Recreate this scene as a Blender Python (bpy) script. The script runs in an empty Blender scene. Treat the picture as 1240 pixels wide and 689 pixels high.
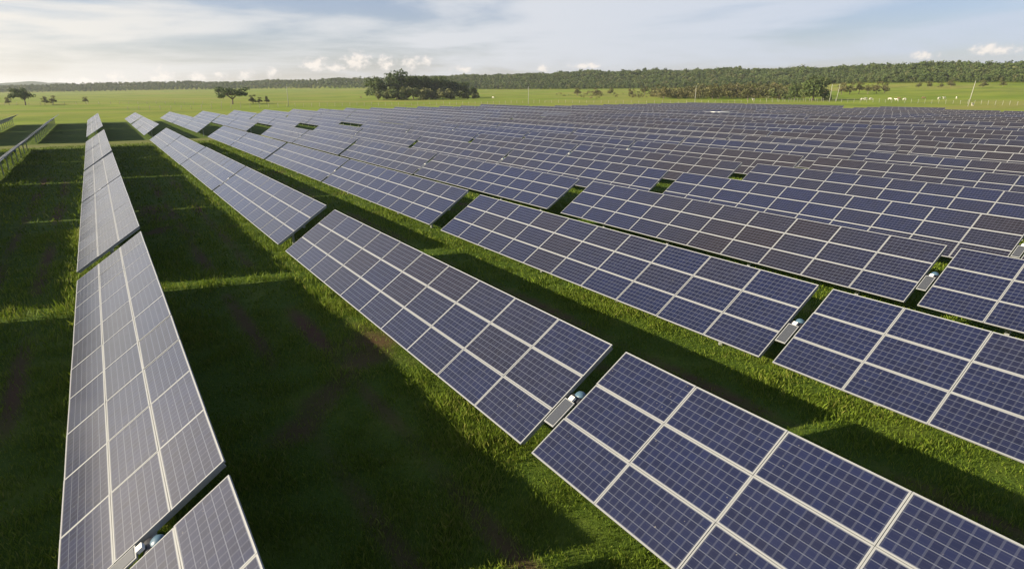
import bpy, bmesh, math, random
import numpy as np
from mathutils import Matrix, Vector, noise

R = math.radians
random.seed(7)
rng = np.random.default_rng(11)
scene = bpy.context.scene
col = scene.collection

# ------------------------------------------------------------------ camera
F_PX, PITCH, YAW, ROLL, CAM_Z = 742.9, 0.3092, 0.5795, -0.0046, 8.02
cp, sp, cy, sy = math.cos(PITCH), math.sin(PITCH), math.cos(YAW), math.sin(YAW)
FW = Vector((sy * cp, cy * cp, -sp))
RT0 = Vector((cy, -sy, 0.0))
UP0 = RT0.cross(FW)
RT = RT0 * math.cos(ROLL) + UP0 * math.sin(ROLL)
UP = -RT0 * math.sin(ROLL) + UP0 * math.cos(ROLL)
cam_data = bpy.data.cameras.new('camera')
cam = bpy.data.objects.new('camera', cam_data)
col.objects.link(cam)
m = Matrix.Identity(4)
for i in range(3):
    m[i][0], m[i][1], m[i][2] = RT[i], UP[i], -FW[i]
m[2][3] = CAM_Z
cam.matrix_world = m
cam_data.sensor_width = 36.0
cam_data.lens = F_PX / 1240.0 * 36.0
cam_data.clip_start = 0.1
cam_data.clip_end = 20000.0
scene.camera = cam

def pix_dir(px, py):
    """azimuth (clockwise from +Y) and tan(elevation) of a photo pixel"""
    d = FW + RT * ((px - 620.0) / F_PX) - UP * ((py - 344.5) / F_PX)
    return math.atan2(d.x, d.y), d.z / math.hypot(d.x, d.y)

def to_pix(x, y, z):
    d = Vector((x, y, z - CAM_Z))
    w = d.dot(FW)
    if w < 0.3:
        return None
    return 620.0 + F_PX * d.dot(RT) / w, 344.5 - F_PX * d.dot(UP) / w

# ------------------------------------------------------------------ light and sky
SUN = Vector((-1.0, 0.45, 0.428)).normalized()
SUN_EL = math.asin(SUN.z)
SUN_AZ = math.atan2(SUN.x, SUN.y)
sun_data = bpy.data.lights.new('sun', 'SUN')
sun_data.energy = 5.0
sun_data.angle = R(0.6)
sun_data.color = (1.0, 0.88, 0.66)
sun = bpy.data.objects.new('sun', sun_data)
col.objects.link(sun)
sun.rotation_euler = (-SUN).to_track_quat('-Z', 'Y').to_euler()
sun.location = (-40, 10, 40)

world = bpy.data.worlds.new('World')
scene.world = world
world.use_nodes = True
WN, WL = world.node_tree.nodes, world.node_tree.links
WN.clear()

def build_sky():
    def n(t, **kw):
        o = WN.new(t)
        for k, v in kw.items():
            setattr(o, k, v)
        return o
    def math_(op, a, b=None, clamp=False):
        o = n('ShaderNodeMath', operation=op, use_clamp=clamp)
        for i, v in enumerate((a, b)):
            if v is None:
                continue
            if isinstance(v, (int, float)):
                o.inputs[i].default_value = v
            else:
                WL.new(v, o.inputs[i])
        return o.outputs[0]
    out = n('ShaderNodeOutputWorld')
    bg = n('ShaderNodeBackground')
    bg.inputs['Strength'].default_value = 0.05
    WL.new(bg.outputs[0], out.inputs[0])
    sky = n('ShaderNodeTexSky', sky_type='NISHITA', sun_disc=False)
    sky.sun_elevation = SUN_EL
    sky.sun_rotation = SUN_AZ
    sky.air_density, sky.dust_density, sky.ozone_density = 1.1, 0.5, 2.0
    tc = n('ShaderNodeTexCoord')
    sep = n('ShaderNodeSeparateXYZ')
    WL.new(tc.outputs['Generated'], sep.inputs[0])
    X, Y, Z = sep.outputs
    az = math_('ARCTAN2', X, Y)
    # high streaky cloud veil
    mp = n('ShaderNodeMapping')
    mp.inputs['Scale'].default_value = (2.2, 2.2, 17.0)
    mp.inputs['Location'].default_value = (3.1, 0.4, 0.9)
    WL.new(tc.outputs['Generated'], mp.inputs[0])
    nz = n('ShaderNodeTexNoise')
    nz.inputs['Scale'].default_value = 1.15
    nz.inputs['Detail'].default_value = 9.0
    nz.inputs['Roughness'].default_value = 0.58
    nz.inputs['Distortion'].default_value = 0.35
    WL.new(mp.outputs[0], nz.inputs['Vector'])
    veil = n('ShaderNodeMapRange', interpolation_type='SMOOTHSTEP')
    veil.inputs[1].default_value, veil.inputs[2].default_value = 0.39, 0.63
    veil.inputs[3].default_value, veil.inputs[4].default_value = 0.18, 0.92
    WL.new(nz.outputs[0], veil.inputs[0])
    # veil colour: creamy towards the sun side, greyer away from it
    dot = n('ShaderNodeVectorMath', operation='DOT_PRODUCT')
    WL.new(tc.outputs['Generated'], dot.inputs[0])
    dot.inputs[1].default_value = SUN
    ramp = n('ShaderNodeValToRGB')
    e = ramp.color_ramp.elements
    e[0].position, e[0].color = 0.18, (6.2, 7.0, 8.4, 1)
    e[1].position, e[1].color = 0.96, (46.0, 40.0, 31.0, 1)
    e2 = ramp.color_ramp.elements.new(0.42)
    e2.color = (7.6, 7.9, 8.5, 1)
    e3 = ramp.color_ramp.elements.new(0.62)
    e3.color = (8.0, 8.1, 8.2, 1)
    e4 = ramp.color_ramp.elements.new(0.77)
    e4.color = (10.4, 9.7, 8.6, 1)
    e5 = ramp.color_ramp.elements.new(0.86)
    e5.color = (19.0, 17.5, 14.8, 1)
    WL.new(math_('ADD', math_('MULTIPLY', dot.outputs['Value'], 0.5), 0.5), ramp.inputs[0])
    # low cumulus puffs over the horizon
    puffs = []
    for px, py, w, h in [(383, 79, 17, 9), (432, 75, 17, 12), (466, 77, 10, 9), (496, 77, 18, 8), (517, 74, 9, 6),
                         (408, 82, 24, 5), (298, 90, 9, 6), (328, 88, 7, 6), (266, 92, 8, 5), (238, 93, 9, 6),
                         (194, 92, 14, 10), (140, 96, 17, 8), (100, 99, 13, 4), (78, 98, 8, 5), (660, 83, 8, 5),
                         (712, 80, 18, 4), (1122, 68, 14, 4), (1200, 60, 22, 5), (560, 84, 16, 4)]:
        a0, t0 = pix_dir(px, py)
        wr, hr = w / F_PX, h / F_PX
        da = math_('POWER', math_('DIVIDE', math_('ABSOLUTE', math_('SUBTRACT', az, a0)), wr), 2.0)
        de = math_('POWER', math_('DIVIDE', math_('ABSOLUTE', math_('SUBTRACT', Z, t0)), hr), 2.0)
        puffs.append(math_('EXPONENT', math_('MULTIPLY', math_('ADD', da, de), -0.7)))
    s = puffs[0]
    for p_ in puffs[1:]:
        s = math_('MAXIMUM', s, p_)
    mp2 = n('ShaderNodeMapping')
    mp2.inputs['Scale'].default_value = (78, 78, 105)
    WL.new(tc.outputs['Generated'], mp2.inputs[0])
    nz2 = n('ShaderNodeTexNoise')
    nz2.inputs['Scale'].default_value = 1.0
    nz2.inputs['Detail'].default_value = 7.0
    nz2.inputs['Roughness'].default_value = 0.62
    WL.new(mp2.outputs[0], nz2.inputs['Vector'])
    val = math_('ADD', s, math_('MULTIPLY', math_('SUBTRACT', nz2.outputs[0], 0.5), 2.3))
    pm = n('ShaderNodeMapRange', interpolation_type='SMOOTHSTEP')
    pm.inputs[1].default_value, pm.inputs[2].default_value = 0.38, 1.15
    pm.inputs[3].default_value, pm.inputs[4].default_value = 0.0, 0.85
    WL.new(val, pm.inputs[0])
    puffmask = math_('MULTIPLY', pm.outputs[0], math_('MINIMUM', math_('MULTIPLY', s, 2.2), 1.0))
    mix = n('ShaderNodeMix', data_type='RGBA')
    thin = n('ShaderNodeMapRange', interpolation_type='SMOOTHSTEP')
    thin.inputs[1].default_value, thin.inputs[2].default_value = 0.12, 0.55
    thin.inputs[3].default_value, thin.inputs[4].default_value = 1.0, 0.12
    WL.new(Z, thin.inputs[0])
    WL.new(math_('MULTIPLY', veil.outputs[0], thin.outputs[0]), mix.inputs[0])
    tint = n('ShaderNodeMix', data_type='RGBA', blend_type='MULTIPLY')
    tint.inputs[0].default_value = 1.0
    tint.inputs[7].default_value = (0.98, 0.99, 1.30, 1)
    WL.new(sky.outputs[0], tint.inputs[6])
    WL.new(tint.outputs[2], mix.inputs[6])
    WL.new(ramp.outputs[0], mix.inputs[7])
    mix2 = n('ShaderNodeMix', data_type='RGBA')
    WL.new(puffmask, mix2.inputs[0])
    WL.new(mix.outputs[2], mix2.inputs[6])
    pcol = n('ShaderNodeValToRGB')
    pcol.color_ramp.elements[0].position, pcol.color_ramp.elements[0].color = 0.45, (8.1, 7.8, 8.0, 1)
    pcol.color_ramp.elements[1].position, pcol.color_ramp.elements[1].color = 1.0, (11.2, 10.2, 9.2, 1)
    WL.new(val, pcol.inputs[0])
    WL.new(pcol.outputs[0], mix2.inputs[7])
    WL.new(mix2.outputs[2], bg.inputs['Color'])
build_sky()

scene.view_settings.view_transform = 'Standard'
scene.view_settings.look = 'None'
scene.view_settings.exposure = 0.95
scene.view_settings.gamma = 1.0
scene.view_settings.use_curve_mapping = False
scene.cycles.use_denoising = True
scene.cycles.max_bounces = 6
scene.cycles.transparent_max_bounces = 8

# ------------------------------------------------------------------ helpers
def tag(o, label=None, cat=None, group=None, kind=None):
    for k, v in (('label', label), ('category', cat), ('group', group), ('kind', kind)):
        if v:
            o[k] = v
    return o

def empty(name, loc):
    o = bpy.data.objects.new(name, None)
    o.empty_display_size = 0.3
    o.location = loc
    col.objects.link(o)
    return o

def link(name, mesh, parent=None, loc=(0, 0, 0), rot=(0, 0, 0), scale=None):
    o = bpy.data.objects.new(name, mesh)
    o.location = loc
    o.rotation_euler = rot
    if scale:
        o.scale = scale
    if parent:
        o.parent = parent
    col.objects.link(o)
    return o

class MB:
    """collects boxes and tubes and turns them into one mesh"""
    def __init__(self):
        self.bm = bmesh.new()
    def box(self, c, s, mi=0, bevel=0.0):
        g = bmesh.ops.create_cube(self.bm, size=1.0)
        vs = g['verts']
        for v in vs:
            v.co = Vector((c[0] + v.co.x * s[0], c[1] + v.co.y * s[1], c[2] + v.co.z * s[2]))
        fs = {f for v in vs for f in v.link_faces}
        for f in fs:
            f.material_index = mi
        if bevel:
            es = list({e for v in vs for e in v.link_edges})
            bmesh.ops.bevel(self.bm, geom=es, offset=bevel, segments=2, affect='EDGES', profile=0.6)
        return self
    def tube(self, pts, rads, n=8, mi=0, caps=True):
        rings = []
        for i, p in enumerate(pts):
            p = Vector(p)
            a = Vector(pts[max(i - 1, 0)]); b = Vector(pts[min(i + 1, len(pts) - 1)])
            t = (b - a).normalized()
            u = t.orthogonal().normalized()
            if abs(t.z) > 0.8:
                u = (Vector((1, 0, 0)) - t * t.x).normalized()
            w = t.cross(u)
            rings.append([self.bm.verts.new(p + (u * math.cos(2 * math.pi * k / n) + w * math.sin(2 * math.pi * k / n)) * rads[i]) for k in range(n)])
        for r0, r1 in zip(rings, rings[1:]):
            for k in range(n):
                f = self.bm.faces.new((r0[k], r0[(k + 1) % n], r1[(k + 1) % n], r1[k]))
                f.smooth = True
                f.material_index = mi
        if caps:
            f = self.bm.faces.new(list(reversed(rings[0]))); f.material_index = mi
            f = self.bm.faces.new(rings[-1]); f.material_index = mi
        return self
    def mesh(self, name, *mats):
        me = bpy.data.meshes.new(name)
        bmesh.ops.recalc_face_normals(self.bm, faces=self.bm.faces)
        self.bm.to_mesh(me)
        self.bm.free()
        for m_ in mats:
            me.materials.append(m_)
        return me

def np_mesh(name, verts, faces, mat, attrs=None, smooth=False):
    """verts (n,3), faces (m,k) -> mesh; attrs: {name: (n,) point floats}"""
    me = bpy.data.meshes.new(name)
    nv, nf, k = len(verts), len(faces), faces.shape[1]
    me.vertices.add(nv)
    me.vertices.foreach_set('co', np.ascontiguousarray(verts, dtype=np.float32).ravel())
    me.loops.add(nf * k)
    me.loops.foreach_set('vertex_index', np.ascontiguousarray(faces, dtype=np.int32).ravel())
    me.polygons.add(nf)
    me.polygons.foreach_set('loop_start', np.arange(0, nf * k, k, dtype=np.int32))
    if smooth:
        me.polygons.foreach_set('use_smooth', np.ones(nf, dtype=bool))
    me.update(calc_edges=True)
    for an, av in (attrs or {}).items():
        a = me.attributes.new(an, 'FLOAT', 'POINT')
        a.data.foreach_set('value', np.ascontiguousarray(av, dtype=np.float32))
    me.materials.append(mat)
    return me

# ------------------------------------------------------------------ materials
def new_mat(name):
    mt = bpy.data.materials.new(name)
    mt.use_nodes = True
    nt = mt.node_tree
    return mt, nt.nodes, nt.links, nt.nodes['Principled BSDF']

def node(N, t, **kw):
    o = N.new(t)
    for k, v in kw.items():
        setattr(o, k, v)
    return o

def mathn(N, L, op, a, b=None, c=None, clamp=False):
    o = node(N, 'ShaderNodeMath', operation=op, use_clamp=clamp)
    for i, v in enumerate((a, b, c)):
        if v is None:
            continue
        if isinstance(v, (int, float)):
            o.inputs[i].default_value = v
        else:
            L.new(v, o.inputs[i])
    return o.outputs[0]

def mixc(N, L, fac, a, b):
    o = node(N, 'ShaderNodeMix', data_type='RGBA')
    for i, v in ((0, fac), (6, a), (7, b)):
        if isinstance(v, (int, float)):
            o.inputs[i].default_value = v
        elif isinstance(v, tuple):
            o.inputs[i].default_value = (*v, 1.0)
        else:
            L.new(v, o.inputs[i])
    return o.outputs[2]

def simple_mat(name, c, rough=0.6, metal=0.0, var=0.12, scale=6.0):
    mt, N, L, P = new_mat(name)
    tc = node(N, 'ShaderNodeTexCoord')
    nz = node(N, 'ShaderNodeTexNoise')
    nz.inputs['Scale'].default_value = scale
    nz.inputs['Detail'].default_value = 5.0
    L.new(tc.outputs['Object'], nz.inputs['Vector'])
    lo = tuple(x * (1 - var) for x in c)
    hi = tuple(min(1, x * (1 + var)) for x in c)
    L.new(mixc(N, L, nz.outputs[0], lo, hi), P.inputs['Base Color'])
    P.inputs['Roughness'].default_value = rough
    P.inputs['Metallic'].default_value = metal
    return mt

M_ALU = simple_mat('aluminium_frame', (0.265, 0.27, 0.268), 0.45, 0.0, 0.06, 9)
M_STEEL = simple_mat('galvanised_steel', (0.30, 0.31, 0.31), 0.5, 0.6, 0.2, 14)
M_BACK = simple_mat('module_backsheet', (0.62, 0.63, 0.63), 0.6)
M_BLUE = simple_mat('blue_grey_enamel', (0.07, 0.13, 0.18), 0.4)
M_DARK = simple_mat('dark_plastic', (0.03, 0.03, 0.035), 0.5)
M_WHITE = simple_mat('white_paint', (0.78, 0.77, 0.73), 0.5, 0, 0.06, 2)
M_CONC = simple_mat('concrete', (0.36, 0.35, 0.31), 0.8, 0, 0.15, 3)
M_WOOD = simple_mat('weathered_wood', (0.42, 0.38, 0.30), 0.85, 0, 0.3, 8)
M_COW = simple_mat('white_hide', (0.66, 0.61, 0.52), 0.8, 0, 0.12, 2)
M_BROWNCOW = simple_mat('brown_hide', (0.16, 0.09, 0.05), 0.8, 0, 0.2, 2)
M_WIRE = simple_mat('fence_wire', (0.22, 0.20, 0.17), 0.6, 0.5)
M_BARK = simple_mat('bark', (0.17, 0.13, 0.10), 0.9, 0, 0.35, 3)

def cell_material(name, cw, ch, line, base_a, base_b):
    """glass covered silicon cells; UV counts cells, one light gap between cells"""
    mt, N, L, P = new_mat(name)
    uv = node(N, 'ShaderNodeUVMap')
    sep = node(N, 'ShaderNodeSeparateXYZ')
    L.new(uv.outputs[0], sep.inputs[0])
    def band(c, w):   # 1 in the gap between cells
        fr = mathn(N, L, 'FRACT', c)
        d = mathn(N, L, 'ABSOLUTE', mathn(N, L, 'SUBTRACT', fr, 0.5))
        return mathn(N, L, 'GREATER_THAN', d, 0.5 - w)
    gx = mathn(N, L, 'MULTIPLY', band(sep.outputs[0], 0.030 / cw / 2), 0.30)
    gy = band(sep.outputs[1], line * 1.5 / ch / 2)
    gap = mathn(N, L, 'MAXIMUM', gx, gy)
    # two busbars in every cell, running along the long side
    fy = mathn(N, L, 'FRACT', mathn(N, L, 'MULTIPLY', sep.outputs[1], 2.0))
    bus = mathn(N, L, 'LESS_THAN', mathn(N, L, 'ABSOLUTE', mathn(N, L, 'SUBTRACT', fy, 0.5)), 0.016)
    # per-module and per-cell tint
    oi = node(N, 'ShaderNodeObjectInfo')
    at = node(N, 'ShaderNodeAttribute', attribute_name='module_tone')
    rnd = mathn(N, L, 'FRACT', mathn(N, L, 'ADD', oi.outputs['Random'], at.outputs['Fac']))
    # deliveries of bluer and browner modules were mounted in stretches
    gp = node(N, 'ShaderNodeNewGeometry')
    batch = node(N, 'ShaderNodeTexNoise')
    batch.inputs['Scale'].default_value = 0.045
    batch.inputs['Detail'].default_value = 2.0
    L.new(gp.outputs['Position'], batch.inputs['Vector'])
    bt = node(N, 'ShaderNodeMapRange')
    bt.inputs[1].default_value, bt.inputs[2].default_value = 0.33, 0.62
    bt.inputs[3].default_value, bt.inputs[4].default_value = 0.0, 0.72
    L.new(batch.outputs[0], bt.inputs[0])
    px_ = node(N, 'ShaderNodeSeparateXYZ')
    L.new(gp.outputs['Position'], px_.inputs[0])
    x_grey = node(N, 'ShaderNodeMapRange')      # modules greyer towards the right-hand rows
    x_grey.inputs[1].default_value, x_grey.inputs[2].default_value = 22.0, 70.0
    x_grey.inputs[3].default_value, x_grey.inputs[4].default_value = 0.0, 0.34
    L.new(px_.outputs[0], x_grey.inputs[0])
    tone_v = mathn(N, L, 'ADD', mathn(N, L, 'ADD', bt.outputs[0], x_grey.outputs[0]), mathn(N, L, 'MULTIPLY', rnd, 0.30))
    fl = node(N, 'ShaderNodeVectorMath', operation='FLOOR')
    L.new(uv.outputs[0], fl.inputs[0])
    ad = node(N, 'ShaderNodeVectorMath', operation='ADD')
    L.new(fl.outputs[0], ad.inputs[0])
    cx = node(N, 'ShaderNodeCombineXYZ')
    L.new(mathn(N, L, 'MULTIPLY', rnd, 91.7), cx.inputs[2])
    L.new(cx.outputs[0], ad.inputs[1])
    wn = node(N, 'ShaderNodeTexWhiteNoise')
    L.new(ad.outputs[0], wn.inputs[0])
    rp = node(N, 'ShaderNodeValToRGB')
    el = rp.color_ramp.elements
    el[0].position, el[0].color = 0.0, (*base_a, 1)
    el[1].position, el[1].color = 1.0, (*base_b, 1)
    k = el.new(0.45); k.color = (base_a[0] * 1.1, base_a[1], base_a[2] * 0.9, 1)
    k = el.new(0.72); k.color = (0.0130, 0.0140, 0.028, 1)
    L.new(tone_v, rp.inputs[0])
    hsv = node(N, 'ShaderNodeHueSaturation')
    L.new(rp.outputs[0], hsv.inputs['Color'])
    L.new(mathn(N, L, 'ADD', mathn(N, L, 'MULTIPLY', wn.outputs[0], 0.35), 0.82), hsv.inputs['Value'])
    c1 = mixc(N, L, mathn(N, L, 'MULTIPLY', bus, 0.3), hsv.outputs[0], (0.10, 0.105, 0.13))
    c2 = mixc(N, L, gap, c1, (0.090, 0.100, 0.135))
    # thin dust film, heavier towards the lower edge of the module
    tc = node(N, 'ShaderNodeTexCoord')
    nz = node(N, 'ShaderNodeTexNoise')
    nz.inputs['Scale'].default_value = 1.7
    nz.inputs['Detail'].default_value = 4
    L.new(tc.outputs['Object'], nz.inputs['Vector'])
    dust = mathn(N, L, 'MULTIPLY', nz.outputs[0], 0.07)
    c3 = mixc(N, L, dust, c2, (0.16, 0.14, 0.12))
    sp = node(N, 'ShaderNodeTexNoise')
    sp.inputs['Scale'].default_value = 11.0
    sp.inputs['Detail'].default_value = 2.0
    off = node(N, 'ShaderNodeVectorMath', operation='ADD')
    L.new(tc.outputs['Object'], off.inputs[0])
    L.new(cx.outputs[0], off.inputs[1])
    L.new(off.outputs[0], sp.inputs['Vector'])
    spot = node(N, 'ShaderNodeMapRange')
    spot.inputs[1].default_value, spot.inputs[2].default_value = 0.74, 0.77
    L.new(sp.outputs[0], spot.inputs[0])
    L.new(mixc(N, L, mathn(N, L, 'MULTIPLY', spot.outputs[0], 0.6), c3, (0.20, 0.19, 0.17)), P.inputs['Base Color'])
    L.new(mathn(N, L, 'ADD', mathn(N, L, 'MULTIPLY', nz.outputs[0], 0.10), 0.12), P.inputs['Roughness'])
    P.inputs['IOR'].default_value = 1.38
    P.inputs['Sheen Weight'].default_value = 0.16
    P.inputs['Sheen Roughness'].default_value = 0.35
    P.inputs['Sheen Tint'].default_value = (1.0, 0.93, 0.84, 1)
    P.inputs['Coat Weight'].default_value = 0.20
    P.inputs['Coat Roughness'].default_value = 0.42
    return mt
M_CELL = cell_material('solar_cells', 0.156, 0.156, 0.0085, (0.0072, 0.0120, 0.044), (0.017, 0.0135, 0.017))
M_MINI = simple_mat('small_panel_glass', (0.07, 0.075, 0.085), 0.2, 0, 0.15, 20)

def leaf_mat(name, dark, light, dry):
    mt, N, L, P = new_mat(name)
    at = node(N, 'ShaderNodeAttribute', attribute_name='tone')
    oi = node(N, 'ShaderNodeObjectInfo')
    a = mathn(N, L, 'ADD', at.outputs['Fac'], mathn(N, L, 'MULTIPLY', mathn(N, L, 'SUBTRACT', oi.outputs['Random'], 0.5), 0.38))
    rp = node(N, 'ShaderNodeValToRGB')
    el = rp.color_ramp.elements
    el[0].position, el[0].color = 0.0, (*dark, 1)
    el[1].position, el[1].color = 1.0, (*dry, 1)
    k = el.new(0.6); k.color = (*light, 1)
    L.new(a, rp.inputs[0])
    L.new(rp.outputs[0], P.inputs['Base Color'])
    P.inputs['Roughness'].default_value = 0.7
    P.inputs['Specular IOR Level'].default_value = 0.2
    tr = node(N, 'ShaderNodeBsdfTranslucent')
    L.new(rp.outputs[0], tr.inputs['Color'])
    mx = node(N, 'ShaderNodeMixShader')
    mx.inputs[0].default_value = 0.30
    L.new(P.outputs[0], mx.inputs[1]); L.new(tr.outputs[0], mx.inputs[2])
    L.new(mx.outputs[0], N['Material Output'].inputs['Surface'])
    return mt
M_LEAF = leaf_mat('broadleaf_foliage', (0.046, 0.074, 0.024), (0.105, 0.145, 0.040), (0.16, 0.165, 0.065))
M_SCRUB = leaf_mat('dry_scrub_foliage', (0.080, 0.088, 0.030), (0.165, 0.155, 0.055), (0.24, 0.19, 0.095))
M_GRASS = leaf_mat('grass_blades', (0.050, 0.085, 0.010), (0.160, 0.230, 0.018), (0.27, 0.27, 0.06))

def ground_material():
    mt, N, L, P = new_mat('pasture_ground')
    geo = node(N, 'ShaderNodeNewGeometry')
    def nz(scale, detail=5.0, rough=0.6, stretch=None):
        o = node(N, 'ShaderNodeTexNoise')
        o.inputs['Scale'].default_value = scale
        o.inputs['Detail'].default_value = detail
        o.inputs['Roughness'].default_value = rough
        src = geo.outputs['Position']
        if stretch:
            mp = node(N, 'ShaderNodeMapping')
            mp.inputs['Scale'].default_value = stretch
            L.new(src, mp.inputs[0]); src = mp.outputs[0]
        L.new(src, o.inputs['Vector'])
        return o.outputs[0]
    def ramp(f, a, b):
        o = node(N, 'ShaderNodeMapRange', interpolation_type='SMOOTHSTEP')
        o.inputs[1].default_value, o.inputs[2].default_value = a, b
        L.new(f, o.inputs[0])
        return o.outputs[0]
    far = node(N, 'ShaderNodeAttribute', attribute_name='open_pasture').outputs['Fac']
    bare = node(N, 'ShaderNodeAttribute', attribute_name='bare_soil').outputs['Fac']
    lane = node(N, 'ShaderNodeAttribute', attribute_name='lane').outputs['Fac']
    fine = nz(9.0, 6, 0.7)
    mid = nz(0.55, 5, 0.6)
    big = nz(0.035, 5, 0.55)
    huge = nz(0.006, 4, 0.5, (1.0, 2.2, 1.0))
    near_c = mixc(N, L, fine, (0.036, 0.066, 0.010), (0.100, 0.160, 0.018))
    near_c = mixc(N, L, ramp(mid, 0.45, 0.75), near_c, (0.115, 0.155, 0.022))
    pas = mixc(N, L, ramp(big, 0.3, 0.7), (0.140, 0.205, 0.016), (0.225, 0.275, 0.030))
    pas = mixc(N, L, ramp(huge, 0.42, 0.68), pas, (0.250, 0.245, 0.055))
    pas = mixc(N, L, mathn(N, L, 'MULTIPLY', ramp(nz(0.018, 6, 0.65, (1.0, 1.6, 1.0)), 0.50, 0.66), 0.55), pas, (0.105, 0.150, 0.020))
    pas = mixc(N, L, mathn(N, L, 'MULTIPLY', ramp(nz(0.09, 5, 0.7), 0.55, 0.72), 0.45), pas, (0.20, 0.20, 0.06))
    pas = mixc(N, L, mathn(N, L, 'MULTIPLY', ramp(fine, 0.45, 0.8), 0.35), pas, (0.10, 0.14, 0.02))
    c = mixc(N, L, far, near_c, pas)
    c = mixc(N, L, mathn(N, L, 'MULTIPLY', lane, 0.6), c, (0.21, 0.20, 0.07))
    soil = mixc(N, L, fine, (0.07, 0.038, 0.022), (0.125, 0.070, 0.042))
    c = mixc(N, L, mathn(N, L, 'MULTIPLY', bare, ramp(mathn(N, L, 'ADD', fine, bare), 0.55, 1.0)), c, soil)
    wooded = node(N, 'ShaderNodeAttribute', attribute_name='wooded').outputs['Fac']
    c = mixc(N, L, wooded, c, mixc(N, L, big, (0.03, 0.05, 0.02), (0.07, 0.10, 0.035)))
    L.new(c, P.inputs['Base Color'])
    P.inputs['Roughness'].default_value = 0.95
    P.inputs['Specular IOR Level'].default_value = 0.1
    bp = node(N, 'ShaderNodeBump')
    bp.inputs['Strength'].default_value = 0.7
    bp.inputs['Distance'].default_value = 0.12
    L.new(fine, bp.inputs['Height'])
    L.new(bp.outputs[0], P.inputs['Normal'])
    return mt
M_GROUND = ground_material()

# ------------------------------------------------------------------ terrain
# photo column: skyline row, forest-foot row, distance of the forest foot
CTRL = [(-250, 104, 113, 1700), (0, 103.5, 112.5, 1700), (110, 101.5, 111.5, 1650), (209, 99, 109.4, 1600), (310, 98.3, 108.4, 1500),
        (440, 94.5, 107.8, 1250), (551, 92.3, 108.6, 1050), (675, 88.0, 108.4, 950), (767, 86.2, 108, 900),
        (845, 84.0, 107.5, 850), (930, 84.4, 105, 820), (1000, 81.5, 103.0, 800), (1064, 78.6, 101.0, 760),
        (1134, 78.2, 100.6, 740), (1240, 76.0, 100.4, 720), (1500, 75.5, 100.4, 720)]
A_AZ, A_TOP, A_FOOT, A_R = [], [], [], []
for px, yt, yf, rf in CTRL:
    a, t = pix_dir(px, yt); _, f_ = pix_dir(px, yf)
    A_AZ.append(a); A_TOP.append(t); A_FOOT.append(f_); A_R.append(rf)

def sstep(a, b, x):
    t = np.clip((x - a) / (b - a), 0, 1)
    return t * t * (3 - 2 * t)

def far_profile(az):
    t = np.interp(az, A_AZ, A_TOP); f_ = np.interp(az, A_AZ, A_FOOT); r = np.interp(az, A_AZ, A_R)
    return t, f_, r
CREST = 260.0
TREE_H = 9.5
def ground_z(x, y):
    x = np.asarray(x, float); y = np.asarray(y, float)
    rr = np.hypot(x, y); az = np.arctan2(x, y)
    t, f_, r = far_profile(az)
    zf = CAM_Z + f_ * r
    zc = CAM_Z + t * (r + CREST) - TREE_H * 0.95 + 1.8 * np.sin(az * 47) * np.sin(az * 19 + 1)
    base = -0.75 * sstep(113, 135, x) * (1 - sstep(330, 520, rr))
    und = 0.055 * np.sin(x * 0.43 + 1.3 * np.sin(y * 0.19)) * np.sin(y * 0.31 + 0.7) * (1 - sstep(80, 260, rr))
    und = und + 0.35 * np.sin(x * 0.017 + 1.0) * np.sin(y * 0.013 + x * 0.006) * sstep(320, 600, rr)
    u = np.clip((rr - 330) / np.maximum(r - 330, 1), 0, 1)
    rise = zf * u ** 1.6 + np.maximum(zc - zf, 0.5) * sstep(0, 1, (rr - r) / CREST) * 1.0
    # a far blue ridge low over the left of the picture
    hill = np.zeros_like(rr)
    for px, top, w in ((38, 101.6, 26), (15, 103, 30), (70, 103.2, 30), (-60, 101.5, 60)):
        a0, t0 = pix_dir(px, top)
        hill = np.maximum(hill, (CAM_Z + t0 * 5000) * np.exp(-((az - a0) / (w / F_PX)) ** 2))
    return base + und + rise + hill * sstep(3600, 4800, rr)

def gz(x, y):
    return float(ground_z(np.array([x]), np.array([y]))[0])

LANE0, LANE1 = 111.6, 123.6
def bare_at(x, y):
    v = noise.noise(Vector((x * 0.23, y * 0.16, 3.0))) + 0.5 * noise.noise(Vector((x * 0.7, y * 0.6, 9.0)))
    return v

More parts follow.
